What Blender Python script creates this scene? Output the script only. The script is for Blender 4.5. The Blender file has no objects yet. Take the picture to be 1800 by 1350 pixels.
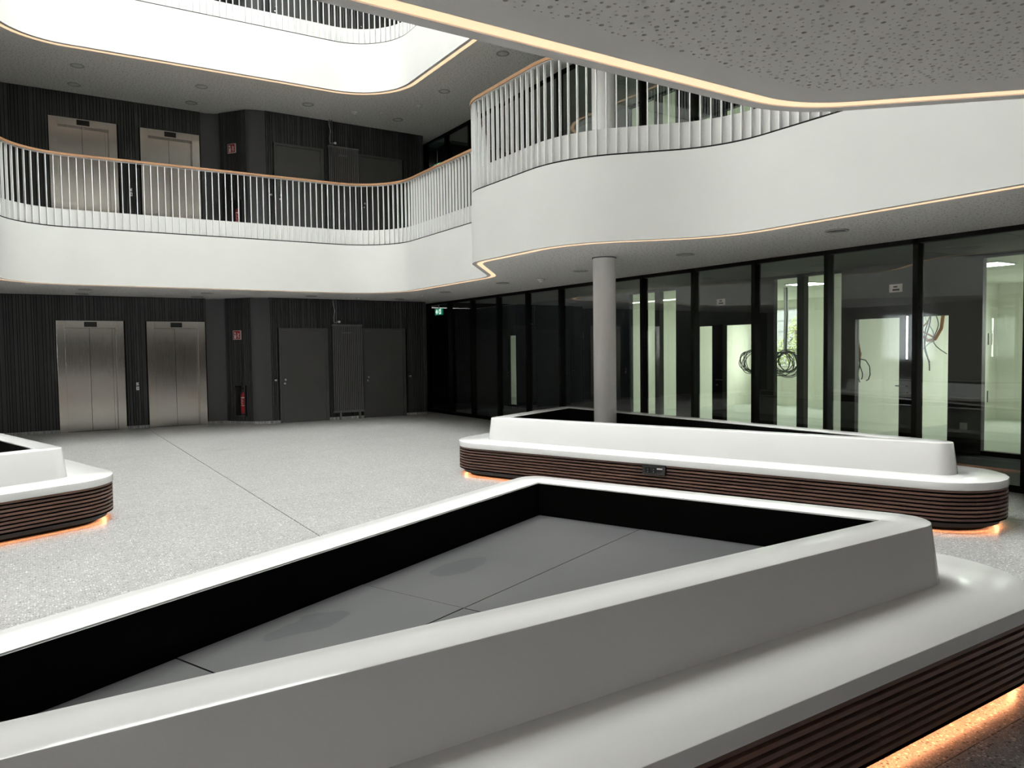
import bpy, bmesh, math, random
from mathutils import Matrix, Vector
from mathutils.geometry import delaunay_2d_cdt
random.seed(7)
SC = bpy.context.scene
COL = SC.collection
# ------------------------------------------------------------------ camera
H = 1.55
R = ((0.8419360269, -0.0343974872, 0.5384798413),
     (-0.5394347467, -0.0307151457, 0.8414670129),
     (-0.0124048640, -0.9989361304, -0.0444153875))
cam_d = bpy.data.cameras.new('camera'); cam = bpy.data.objects.new('camera', cam_d); COL.objects.link(cam)
cam_d.sensor_width = 36.0; cam_d.sensor_fit = 'HORIZONTAL'; cam_d.lens = 1315.0 / 1800.0 * 36.0
cam_d.clip_start = 0.05; cam_d.clip_end = 300
m = Matrix.Identity(4)
for i in range(3):
    m[i][0] = R[i][0]; m[i][1] = -R[i][1]; m[i][2] = -R[i][2]
m[2][3] = H
cam.matrix_world = m
SC.camera = cam
# ------------------------------------------------------------------ sky, exposure
w = bpy.data.worlds.new('sky'); SC.world = w; w.use_nodes = True
bg = w.node_tree.nodes['Background']; bg.inputs[0].default_value = (1.0, 0.985, 0.962, 1); bg.inputs[1].default_value = 22.0
SC.view_settings.view_transform = 'Standard'; SC.view_settings.look = 'None'
SC.view_settings.exposure = 0.0; SC.view_settings.gamma = 1.0; SC.view_settings.use_curve_mapping = False
try:
    SC.cycles.transparent_max_bounces = 24; SC.cycles.max_bounces = 10; SC.cycles.diffuse_bounces = 6
    SC.cycles.glossy_bounces = 5; SC.cycles.sample_clamp_indirect = 6.0; SC.cycles.caustics_reflective = False
except Exception:
    pass

# ------------------------------------------------------------------ materials
MATS = {}
def mat(name, col=(0.5, 0.5, 0.5), rough=0.5, metal=0.0, emit=None, estr=0.0, spec=0.5):
    m = bpy.data.materials.new(name); m.use_nodes = True
    b = m.node_tree.nodes['Principled BSDF']
    b.inputs['Base Color'].default_value = (*col, 1); b.inputs['Roughness'].default_value = rough
    b.inputs['Metallic'].default_value = metal; b.inputs['Specular IOR Level'].default_value = spec
    if emit:
        b.inputs['Emission Color'].default_value = (*emit, 1); b.inputs['Emission Strength'].default_value = estr
    MATS[name] = m
    return m
def nodes(m): return m.node_tree.nodes, m.node_tree.links, m.node_tree.nodes['Principled BSDF']
def coords(nt, scale=(1, 1, 1)):
    tc = nt.nodes.new('ShaderNodeNewGeometry'); mp = nt.nodes.new('ShaderNodeMapping')
    mp.inputs['Scale'].default_value = scale
    nt.links.new(tc.outputs['Position'], mp.inputs['Vector']); return mp.outputs['Vector']
def ramp(nt, stops, fac, interp='LINEAR'):
    r = nt.nodes.new('ShaderNodeValToRGB'); r.color_ramp.interpolation = interp
    while len(r.color_ramp.elements) < len(stops): r.color_ramp.elements.new(0.5)
    for e, (p, c) in zip(r.color_ramp.elements, stops):
        e.position = p; e.color = (*c, 1) if len(c) == 3 else c
    nt.links.new(fac, r.inputs['Fac']); return r.outputs['Color']
def mixc(nt, fac, a, b, blend='MIX'):
    x = nt.nodes.new('ShaderNodeMix'); x.data_type = 'RGBA'; x.blend_type = blend
    for sock, v in ((x.inputs['Factor'], fac), (x.inputs['A'], a), (x.inputs['B'], b)):
        if hasattr(v, 'is_linked'): nt.links.new(v, sock)
        elif isinstance(v, tuple): sock.default_value = (*v, 1)
        else: sock.default_value = v
    return x.outputs['Result']
def noise(nt, vec, scale, detail=3.0):
    n = nt.nodes.new('ShaderNodeTexNoise'); n.inputs['Scale'].default_value = scale; n.inputs['Detail'].default_value = detail
    nt.links.new(vec, n.inputs['Vector']); return n.outputs['Fac']
def bump(nt, b, height, strength=0.2, dist=0.002):
    n = nt.nodes.new('ShaderNodeBump'); n.inputs['Strength'].default_value = strength; n.inputs['Distance'].default_value = dist
    nt.links.new(height, n.inputs['Height']); nt.links.new(n.outputs['Normal'], b.inputs['Normal'])
def mth(nt, op, a, b=None):
    x = nt.nodes.new('ShaderNodeMath'); x.operation = op
    for i, v in enumerate((a, b)):
        if v is None: continue
        if hasattr(v, 'is_linked'): nt.links.new(v, x.inputs[i])
        else: x.inputs[i].default_value = v
    return x.outputs[0]

def plaster(name, col, rough=0.6, var=0.04):
    m = mat(name, col, rough, spec=0.35); nt = m.node_tree; n, l, b = nodes(m); v = coords(nt)
    f = noise(nt, v, 1.3, 4)
    c = ramp(nt, [(0.3, tuple(x * (1 - var) for x in col)), (0.7, tuple(min(1, x * (1 + var)) for x in col))], f)
    l.new(c, b.inputs['Base Color']); bump(nt, b, noise(nt, v, 160, 2), 0.05, 0.001)
    return m
plaster('fascia_white', (0.67, 0.67, 0.65), 0.55, 0.025)
plaster('frame_white', (0.80, 0.80, 0.80), 0.4, 0.02)
plaster('soffit_smooth', (0.88, 0.862, 0.845), 0.7, 0.02)
plaster('column_white', (0.87, 0.86, 0.84), 0.55, 0.015)
plaster('room_wall', (0.84, 0.85, 0.76), 0.7, 0.02)
plaster('panel_grey', (0.062, 0.063, 0.066), 0.5, 0.05)
plaster('door_grey', (0.070, 0.071, 0.070), 0.42, 0.05)
plaster('navy', (0.012, 0.018, 0.032), 0.55, 0.1)
plaster('bounce_wall', (0.72, 0.71, 0.70), 0.6, 0.08)  # unseen left wall, coloured pale to bounce fill light
plaster('front_wall', (0.09, 0.09, 0.09), 0.6, 0.05)
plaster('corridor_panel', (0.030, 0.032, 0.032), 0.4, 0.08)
plaster('corian', (0.74, 0.735, 0.735), 0.13, 0.012)
plaster('rail_white', (0.80, 0.80, 0.80), 0.4, 0.01)
plaster('room_floor', (0.60, 0.64, 0.60), 0.3, 0.05)
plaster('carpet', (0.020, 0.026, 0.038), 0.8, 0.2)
plaster('corridor_floor', (0.20, 0.21, 0.20), 0.35, 0.06)
mat('black', (0.0025, 0.0025, 0.0025), 0.8, spec=0.05)
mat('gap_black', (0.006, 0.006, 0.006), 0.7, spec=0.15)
mat('frame_black', (0.003, 0.003, 0.003), 0.45, spec=0.12)
mat('steel_dark', (0.10, 0.10, 0.10), 0.35, 0.6)
mat('chrome', (0.65, 0.65, 0.66), 0.22, 1.0)
mat('lamp_ring', (0.42, 0.42, 0.41), 0.4)
mat('white_plastic', (0.86, 0.86, 0.84), 0.35)
mat('red_paint', (0.33, 0.010, 0.014), 0.28)
mat('sign_red', (0.30, 0.012, 0.018), 0.4)
mat('sign_white', (0.72, 0.68, 0.64), 0.5)
mat('black_plastic', (0.010, 0.010, 0.011), 0.3)
mat('radiator_grey', (0.14, 0.14, 0.14), 0.38, 0.0)
mat('cable_grey', (0.055, 0.056, 0.056), 0.5)
mat('cable_light', (0.70, 0.72, 0.72), 0.45)
mat('conduit_orange', (0.40, 0.17, 0.045), 0.5)
mat('led_warm', (0.9, 0.7, 0.5), 0.5, emit=(1.0, 0.66, 0.41), estr=1.02)
mat('led_plinth', (0.9, 0.5, 0.3), 0.5, emit=(1.0, 0.38, 0.16), estr=20.0)
mat('exit_green', (0.0, 0.15, 0.08), 0.5, emit=(0.01, 0.20, 0.12), estr=0.9)
mat('exit_white', (0.8, 0.9, 0.85), 0.5, emit=(0.72, 1.0, 0.88), estr=1.2)
mat('leaf', (0.085, 0.105, 0.018), 0.6)
mat('bark', (0.08, 0.06, 0.04), 0.8)
plaster('facade_pale', (0.085, 0.09, 0.095), 0.7, 0.05)
mat('facade_line', (0.035, 0.038, 0.04), 0.6)
mat('display_black', (0.004, 0.004, 0.005), 0.12)

# slat wood-fibre, very dark
m = mat('slat_dark', (0.040, 0.041, 0.042), 0.55, spec=0.3); nt = m.node_tree; n, l, b = nodes(m)
v = coords(nt, (30, 30, 1.2)); oi = nt.nodes.new('ShaderNodeObjectInfo')
c = ramp(nt, [(0.25, (0.030, 0.031, 0.032)), (0.75, (0.047, 0.048, 0.049))], noise(nt, v, 3, 4))
k = ramp(nt, [(0, (0.75, 0.75, 0.75)), (1, (1.1, 1.1, 1.1))], oi.outputs['Random'])
l.new(mixc(nt, 1.0, c, k, 'MULTIPLY'), b.inputs['Base Color'])

# terrazzo
m = mat('terrazzo', (0.4, 0.4, 0.4), 0.32, spec=0.4); nt = m.node_tree; n, l, b = nodes(m); v = coords(nt)
base = ramp(nt, [(0.25, (0.285, 0.282, 0.28)), (0.75, (0.35, 0.346, 0.344))], noise(nt, v, 2.2, 6))
fine = ramp(nt, [(0.35, (0.82, 0.82, 0.82)), (0.65, (1.15, 1.15, 1.15))], noise(nt, v, 260, 2))
colr = mixc(nt, 1.0, base, fine, 'MULTIPLY')
def chips(scale, thr, stops, colr, seed):
    mp = nt.nodes.new('ShaderNodeMapping'); mp.inputs['Location'].default_value = (seed, seed * 1.7, 0)
    l.new(v, mp.inputs['Vector'])
    vo = nt.nodes.new('ShaderNodeTexVoronoi'); vo.inputs['Scale'].default_value = scale; vo.voronoi_dimensions = '2D'
    l.new(mp.outputs['Vector'], vo.inputs['Vector'])
    sep = nt.nodes.new('ShaderNodeSeparateColor'); l.new(vo.outputs['Color'], sep.inputs[0])
    nz = noise(nt, mp.outputs['Vector'], scale * 2.2, 2)
    d = mth(nt, 'ADD', vo.outputs['Distance'], mth(nt, 'MULTIPLY', nz, 0.35))
    rad = mth(nt, 'MULTIPLY', sep.outputs[1], thr)
    mask = mth(nt, 'LESS_THAN', d, mth(nt, 'ADD', rad, 0.19))
    cc = ramp(nt, stops, sep.outputs[0], 'CONSTANT')
    return mixc(nt, mask, colr, cc)
W = (0.72, 0.71, 0.69)
colr = chips(150, 0.42, [(0, (0.10, 0.10, 0.115)), (0.25, (0.25, 0.25, 0.26)), (0.5, (0.42, 0.41, 0.40)), (0.8, W)], colr, 3.1)
colr = chips(62, 0.42, [(0, (0.06, 0.06, 0.075)), (0.22, (0.33, 0.33, 0.33)), (0.45, (0.20, 0.20, 0.21)), (0.62, (0.48, 0.47, 0.45)), (0.80, W)], colr, 11.7)
l.new(colr, b.inputs['Base Color'])

# walnut slats
m = mat('walnut', (0.10, 0.05, 0.04), 0.42, spec=0.4); nt = m.node_tree; n, l, b = nodes(m)
v = coords(nt, (3, 3, 60)); oi = nt.nodes.new('ShaderNodeObjectInfo')
c = ramp(nt, [(0.3, (0.085, 0.046, 0.036)), (0.7, (0.150, 0.083, 0.064))], noise(nt, v, 2.5, 5))
k = ramp(nt, [(0, (0.72, 0.70, 0.70)), (0.5, (1, 1, 1)), (1, (1.25, 1.2, 1.16))], oi.outputs['Random'])
l.new(mixc(nt, 1.0, c, k, 'MULTIPLY'), b.inputs['Base Color'])
# oak handrail
m = mat('oak', (0.30, 0.16, 0.08), 0.4); nt = m.node_tree; n, l, b = nodes(m); v = coords(nt, (6, 6, 60))
l.new(ramp(nt, [(0.3, (0.25, 0.125, 0.062)), (0.7, (0.38, 0.215, 0.115))], noise(nt, v, 2, 5)), b.inputs['Base Color'])
# brushed stainless
m = mat('stainless', (0.55, 0.52, 0.48), 0.20, 1.0); nt = m.node_tree; n, l, b = nodes(m); v = coords(nt, (90, 90, 1.5))
g = noise(nt, v, 3, 3)
l.new(ramp(nt, [(0.3, (0.52, 0.49, 0.45)), (0.7, (0.62, 0.59, 0.55))], g), b.inputs['Base Color'])
l.new(ramp(nt, [(0.3, (0.13,) * 3), (0.7, (0.18,) * 3)], g), b.inputs['Roughness'])
# perforated acoustic soffit seen from afar: fine dots
m = mat('soffit_perf', (0.6, 0.6, 0.59), 0.7, spec=0.3); nt = m.node_tree; n, l, b = nodes(m); v = coords(nt)
base = (0.89, 0.875, 0.855)
def dots(scale, r, colr, seed):
    mp = nt.nodes.new('ShaderNodeMapping'); mp.inputs['Location'].default_value = (seed, seed, 0); l.new(v, mp.inputs['Vector'])
    vo = nt.nodes.new('ShaderNodeTexVoronoi'); vo.voronoi_dimensions = '2D'; vo.inputs['Scale'].default_value = scale
    vo.inputs['Randomness'].default_value = 0.8; l.new(mp.outputs['Vector'], vo.inputs['Vector'])
    return mixc(nt, mth(nt, 'LESS_THAN', vo.outputs['Distance'], r * scale), colr, (0.34, 0.33, 0.32))
cc = dots(10.5, 0.0088, base, 1.3); cc = dots(15, 0.0058, cc, 5.1); cc = dots(19, 0.0036, cc, 9.4)
l.new(cc, b.inputs['Base Color'])
# corridor ceiling tiles
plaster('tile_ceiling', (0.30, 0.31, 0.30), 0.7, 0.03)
# planter membrane with damp patches
m = mat('membrane', (0.045, 0.046, 0.05), 0.5, spec=0.35); nt = m.node_tree; n, l, b = nodes(m); v = coords(nt)
nz = nt.nodes.new('ShaderNodeTexNoise'); nz.inputs['Scale'].default_value = 6; l.new(v, nz.inputs['Vector'])
wob = nt.nodes.new('ShaderNodeVectorMath'); wob.operation = 'MULTIPLY_ADD'; wob.inputs[1].default_value = (0.14, 0.14, 0)
l.new(nz.outputs['Color'], wob.inputs[0]); l.new(v, wob.inputs[2])
cc = ramp(nt, [(0.3, (0.050, 0.051, 0.053)), (0.7, (0.063, 0.063, 0.064))], noise(nt, v, 1.6, 5))
for px, py, a in ((1.82, 3.29, 0.14), (0.94, 2.94, 0.13)):
    mp = nt.nodes.new('ShaderNodeMapping'); mp.vector_type = 'TEXTURE'
    mp.inputs['Location'].default_value = (px, py, 0); mp.inputs['Rotation'].default_value = (0, 0, 0.35); mp.inputs['Scale'].default_value = (a * 1.35, a * 0.62, 100)
    l.new(wob.outputs[0], mp.inputs['Vector'])
    ln = nt.nodes.new('ShaderNodeVectorMath'); ln.operation = 'LENGTH'; l.new(mp.outputs['Vector'], ln.inputs[0])
    cc = mixc(nt, mth(nt, 'LESS_THAN', ln.outputs['Value'], 1.0), cc, (0.036, 0.037, 0.040))
l.new(cc, b.inputs['Base Color'])

def glass_mat(name, tint, ior=1.5, refl=1.7):
    m = bpy.data.materials.new(name); m.use_nodes = True; nt = m.node_tree; nt.nodes.clear()
    out = nt.nodes.new('ShaderNodeOutputMaterial'); mx = nt.nodes.new('ShaderNodeMixShader'); fr = nt.nodes.new('ShaderNodeFresnel')
    fr.inputs['IOR'].default_value = ior
    tr = nt.nodes.new('ShaderNodeBsdfTransparent'); tr.inputs[0].default_value = (*tint, 1)
    gl = nt.nodes.new('ShaderNodeBsdfGlossy'); gl.inputs['Roughness'].default_value = 0.0; gl.inputs[0].default_value = (0.95, 1, 0.97, 1)
    ge = nt.nodes.new('ShaderNodeNewGeometry'); inv = mth(nt, 'SUBTRACT', 1.0, ge.outputs['Backfacing'])
    nt.links.new(mth(nt, 'MULTIPLY', mth(nt, 'MINIMUM', mth(nt, 'MULTIPLY', fr.outputs[0], refl), 1.0), inv), mx.inputs[0]); nt.links.new(tr.outputs[0], mx.inputs[1]); nt.links.new(gl.outputs[0], mx.inputs[2])
    nt.links.new(mx.outputs[0], out.inputs[0]); MATS[name] = m
glass_mat('glass', (0.950, 0.972, 0.942)); glass_mat('glass_double', (0.945, 0.968, 0.940), 1.5, 2.8); glass_mat('glass_clear', (0.97, 0.99, 0.98), 1.35)

# ------------------------------------------------------------------ mesh helpers
def pip(p, lp):
    c = False; n = len(lp)
    for k in range(n):
        a, b_ = lp[k], lp[(k + 1) % n]
        if (a[1] > p[1]) != (b_[1] > p[1]) and p[0] < (b_[0] - a[0]) * (p[1] - a[1]) / (b_[1] - a[1]) + a[0]: c = not c
    return c
class MB:
    def __init__(s): s.v = []; s.f = []
    def box(s, x0, x1, y0, y1, z0, z1):
        i = len(s.v)
        s.v += [(x, y, z) for z in (z0, z1) for (x, y) in ((x0, y0), (x1, y0), (x1, y1), (x0, y1))]
        s.f += [tuple(i + k for k in q) for q in ((0, 3, 2, 1), (4, 5, 6, 7), (0, 1, 5, 4), (1, 2, 6, 5), (2, 3, 7, 6), (3, 0, 4, 7))]
        return s
    def obox(s, c, ux, uy, uz, hx, hy, hz):
        i = len(s.v); c = Vector(c)
        for dz in (-1, 1):
            for dx, dy in ((-1, -1), (1, -1), (1, 1), (-1, 1)):
                s.v.append(tuple(c + Vector(ux) * dx * hx + Vector(uy) * dy * hy + Vector(uz) * dz * hz))
        s.f += [tuple(i + k for k in q) for q in ((0, 3, 2, 1), (4, 5, 6, 7), (0, 1, 5, 4), (1, 2, 6, 5), (2, 3, 7, 6), (3, 0, 4, 7))]
        return s
    def loft(s, loops, closed=True, flip=False):
        n = len(loops[0]); i = len(s.v)
        for lp in loops: s.v += [tuple(p) for p in lp]
        for a in range(len(loops) - 1):
            for k in range(n if closed else n - 1):
                k2 = (k + 1) % n
                q = (i + a * n + k, i + a * n + k2, i + (a + 1) * n + k2, i + (a + 1) * n + k)
                s.f.append(q[::-1] if flip else q)
        return s
    def poly(s, outer, holes, z, up=True):
        vs = []; es = []
        for lp in [outer] + list(holes):
            j = len(vs); n = len(lp); vs += [Vector((p[0], p[1])) for p in lp]; es += [(j + k, j + (k + 1) % n) for k in range(n)]
        ov, oe, of, *_r = delaunay_2d_cdt(vs, es, [], 0, 1e-6)
        i = len(s.v); s.v += [(p.x, p.y, z) for p in ov]
        for t in of:
            c = (ov[t[0]] + ov[t[1]] + ov[t[2]]) / 3
            if not pip(c, outer) or any(pip(c, h) for h in holes): continue
            ccw = (ov[t[1]] - ov[t[0]]).cross(ov[t[2]] - ov[t[0]]) > 0
            t = tuple(i + k for k in t)
            s.f.append(t if ccw == up else t[::-1])
        return s
    def prism(s, poly, z0, z1):
        i = len(s.v); n = len(poly)
        a = sum(poly[k][0] * poly[(k + 1) % n][1] - poly[(k + 1) % n][0] * poly[k][1] for k in range(n))
        if a < 0: poly = poly[::-1]
        s.v += [(p[0], p[1], z0) for p in poly] + [(p[0], p[1], z1) for p in poly]
        s.f += [tuple(i + k for k in range(n - 1, -1, -1)), tuple(i + n + k for k in range(n))]
        s.f += [(i + k, i + (k + 1) % n, i + n + (k + 1) % n, i + n + k) for k in range(n)]
        return s
    def lathe(s, prof, c=(0, 0, 0), n=20, axis='z'):
        i = len(s.v)
        for r, h in prof:
            for k in range(n):
                a = 2 * math.pi * k / n; x, y = r * math.cos(a), r * math.sin(a)
                p = (x, y, h) if axis == 'z' else ((x, -h, y) if axis == 'y' else (h, x, y))
                s.v.append((c[0] + p[0], c[1] + p[1], c[2] + p[2]))
        for a in range(len(prof) - 1):
            for k in range(n):
                k2 = (k + 1) % n; s.f.append((i + a * n + k, i + a * n + k2, i + (a + 1) * n + k2, i + (a + 1) * n + k))
        s.f.append(tuple(i + k for k in range(n - 1, -1, -1))); j = i + (len(prof) - 1) * n
        s.f.append(tuple(j + k for k in range(n)))
        return s
    def tube(s, pts, r, n=6, closed=False):
        pts = [Vector(p) for p in pts]; i = len(s.v); N = len(pts); prev = None
        for k, p in enumerate(pts):
            t = (pts[(k + 1) % N] - pts[k - 1]) if (closed or 0 < k < N - 1) else (pts[min(k + 1, N - 1)] - pts[max(k - 1, 0)])
            t.normalize()
            if prev is None:
                prev = t.orthogonal().normalized()
            else:
                prev = (prev - t * prev.dot(t)).normalized()
            q = t.cross(prev)
            for a in range(n):
                an = 2 * math.pi * a / n
                s.v.append(tuple(p + prev * math.cos(an) * r + q * math.sin(an) * r))
        for k in range(N if closed else N - 1):
            for a in range(n):
                a2 = (a + 1) % n; k2 = (k + 1) % N
                s.f.append((i + k * n + a, i + k * n + a2, i + k2 * n + a2, i + k2 * n + a))
        if not closed:
            s.f.append(tuple(i + a for a in range(n - 1, -1, -1))); s.f.append(tuple(i + (N - 1) * n + a for a in range(n)))
        return s
    def mesh(s, name, mt, smooth=False):
        me = bpy.data.meshes.new(name); me.from_pydata(s.v, [], s.f)
        me.materials.append(MATS[mt])
        if smooth:
            for p in me.polygons: p.use_smooth = True
            try: me.set_sharp_from_angle(angle=math.radians(35))
            except Exception: pass
        me.update(); return me

LOC = {}
def link(name, me, parent=None):
    o = bpy.data.objects.new(name, me); COL.objects.link(o)
    if parent is not None:
        o.parent = parent
        o.matrix_parent_inverse = Matrix.Translation(-LOC.get(parent.name, Vector((0, 0, 0))))
    return o
def part(name, mb, mt, parent=None, smooth=False, label=None):
    o = link(name, mb.mesh(name, mt, smooth), parent)
    if label: o['label'] = label
    return o
def tag(o, label, cat, group=None):
    o['label'] = label; o['category'] = cat
    if group: o['group'] = group
    return o
def thing(name, loc, label, cat, group=None):
    o = bpy.data.objects.new(name, None); COL.objects.link(o); o.empty_display_size = 0.1
    o.location = loc; LOC[o.name] = Vector(loc)
    return tag(o, label, cat, group)
def struct(name, mb=None, mt=None, smooth=False, label=None, cat=None):
    if mb is None:
        o = bpy.data.objects.new(name, None); COL.objects.link(o)
    else: o = part(name, mb, mt, None, smooth)
    o['kind'] = 'structure'
    if label: o['label'] = label
    if cat: o['category'] = cat
    return o
def bevel(o, wd, seg=2):
    b = o.modifiers.new('bevel', 'BEVEL'); b.width = wd; b.segments = seg; b.limit_method = 'ANGLE'; b.angle_limit = math.radians(40); return o
UNIT = {}
def unit_box(mt):
    if mt not in UNIT: UNIT[mt] = MB().box(-.5, .5, -.5, .5, -.5, .5).mesh('unit_' + mt, mt)
    return UNIT[mt]
def ubox(name, mt, c, size, rz=0.0, parent=None):
    o = link(name, unit_box(mt), parent); o.location = c; o.scale = size; o.rotation_euler = (0, 0, rz)
    return o

# rounded polygons with exact offsets (d > 0 moves outwards of the CCW polygon)
def rpoly(V, RR, d=0.0, seg=10, rmin=0.01):
    n = len(V); V = [Vector(p) for p in V]; E = []
    for k in range(n):
        u = (V[(k + 1) % n] - V[k]).normalized(); nn = Vector((u.y, -u.x)); E.append((V[k] + nn * d, u, nn))
    out = []
    for k in range(n):
        (p0, u0, n0), (p1, u1, n1) = E[k - 1], E[k]
        cr = u0.x * u1.y - u0.y * u1.x
        t = ((p1.x - p0.x) * u1.y - (p1.y - p0.y) * u1.x) / cr
        P = p0 + u0 * t; convex = cr > 0
        r = max(rmin, RR[k] + d if convex else RR[k] - d)
        ang = math.acos(max(-1, min(1, u0.dot(u1)))); tl = r * math.tan(ang / 2)
        a = P - u0 * tl; nrm = Vector((-u0.y, u0.x)) if convex else Vector((u0.y, -u0.x)); c = a + nrm * r
        st = a - c
        for q in range(seg + 1):
            th = ang * q / seg * (1 if convex else -1)
            out.append((c.x + st.x * math.cos(th) - st.y * math.sin(th), c.y + st.x * math.sin(th) + st.y * math.cos(th)))
    return out
def at_z(lp, z): return [(p[0], p[1], z) for p in lp]
def walk(lp, step, start=0.0):
    n = len(lp); res = []; s = start
    for k in range(n):
        a = Vector(lp[k]); b_ = Vector(lp[(k + 1) % n]); L = (b_ - a).length
        if L < 1e-9: continue
        while s < L:
            res.append((a + (b_ - a) * (s / L), (b_ - a).normalized())); s += step
        s -= L
    return res

# ------------------------------------------------------------------ overall sizes
FF = 4.07; ZS = (2.785, 6.85, 10.92, 14.99); ZF = (0.0, 4.07, 8.14, 12.21, 16.28)
XG = 8.62; X0, Y0, Y1 = -4.8, -4.5, 17.72
VV = [(-0.39, 11.5), (-2.6, 9.2), (-2.6, 2.62), (3.40, 2.62), (6.46, -0.28), (6.46, 5.72), (5.20, 7.02), (5.19, 9.16), (6.43, 10.72), (6.43, 14.79), (-0.39, 14.97)]  # left bulge is unseen, widened to let in more skylight
VR = [0.8, 0.8, 0.9, 0.80, 0.7, 1.3, 1.6, 0.75, 0.85, 1.15, 1.0]
def void(d=0.0, seg=16): return rpoly(VV, VR, d, seg)

# ------------------------------------------------------------------ floor
fl = struct('floor', MB().box(X0, XG + .1, Y0, Y1 + .3, -0.12, -0.012), 'gap_black')
xs = [X0, -3.3, 2.0, 7.3, XG + .06]; ys = [Y0, -1.5, 1.43, 3.22, 7.95, 12.7, Y1 + .25]
for i in range(len(xs) - 1):
    for j in range(len(ys) - 1):
        gx = 0.0045; gy = 0.0018
        part('floor_slab', MB().box(xs[i] + gx, xs[i + 1] - gx, ys[j] + gy, ys[j + 1] - gy, -0.05, 0.0), 'terrazzo', fl)

# ------------------------------------------------------------------ balcony slabs
PERF = None
def slab(k):
    z = ZS[k]; zf = ZF[k + 1]
    lo, hi = [(X0, Y0), (XG + .1, Y0), (XG + .1, Y1 + .3), (X0, Y1 + .3)], None
    holes = [void(.15)[::-1]]
    if k == 0:
        # near panel region with true perforations
        e = [p for p in void(.32, 12) if p[1] < 2.4 and 0.2 < p[0] < 5.3 and p[1] > 0.35]
        e = sorted(e)
        reg = [(0.3, 2.30)] + [p for p in e if p[0] > 0.35] + [(5.3, 0.42), (5.3, 0.1), (0.3, 0.1)]
        global PERF; PERF = reg
        holes.append(reg)
    c = struct('ceiling', MB().poly(lo, holes, z, up=False), 'soffit_perf')
    # smooth rim, groove of the cove light
    L = [at_z(void(0), z), at_z(void(.065), z), at_z(void(.065), z + .035), at_z(void(.15), z + .035), at_z(void(.15), z)]
    part('soffit_rim', MB().loft(L, flip=False), 'soffit_smooth', c, True)
    part('soffit_border', MB().loft([at_z(void(.148), z - .001), at_z(void(.318), z - .001)]), 'soffit_smooth', c, True)
    if k < 2: tag(part('cove_light', MB().loft([at_z(void(.0655), z + .006), at_z(void(.1495), z + .004)]), 'led_warm', None, True),
            ('warm glowing light line under the first-floor balcony edge', 'warm glowing light line under the second-floor balcony edge')[k], 'cove light')
    # fascia
    f = struct('trim_%d' % (k + 1), MB().loft([at_z(void(0), z), at_z(void(0), z + .965)], flip=True), 'fascia_white', True)
    part('shadow_gap', MB().loft([at_z(void(0), z + .965), at_z(void(.012), z + .965), at_z(void(.012), z + .985), at_z(void(.06), z + .985)], flip=True), 'gap_black', f, True)
    part('slab_edge', MB().loft([at_z(void(.062), z + .985), at_z(void(.062), zf)], flip=True), 'fascia_white', f, True)
    struct('floor' if k < 3 else 'roof', MB().poly(lo, [void(.062)[::-1]], zf, up=True), 'corridor_floor')
    return c
CEIL = [slab(k) for k in range(4)]  # topmost slab is an unseen storey, added so skylight falls more steeply

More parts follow.
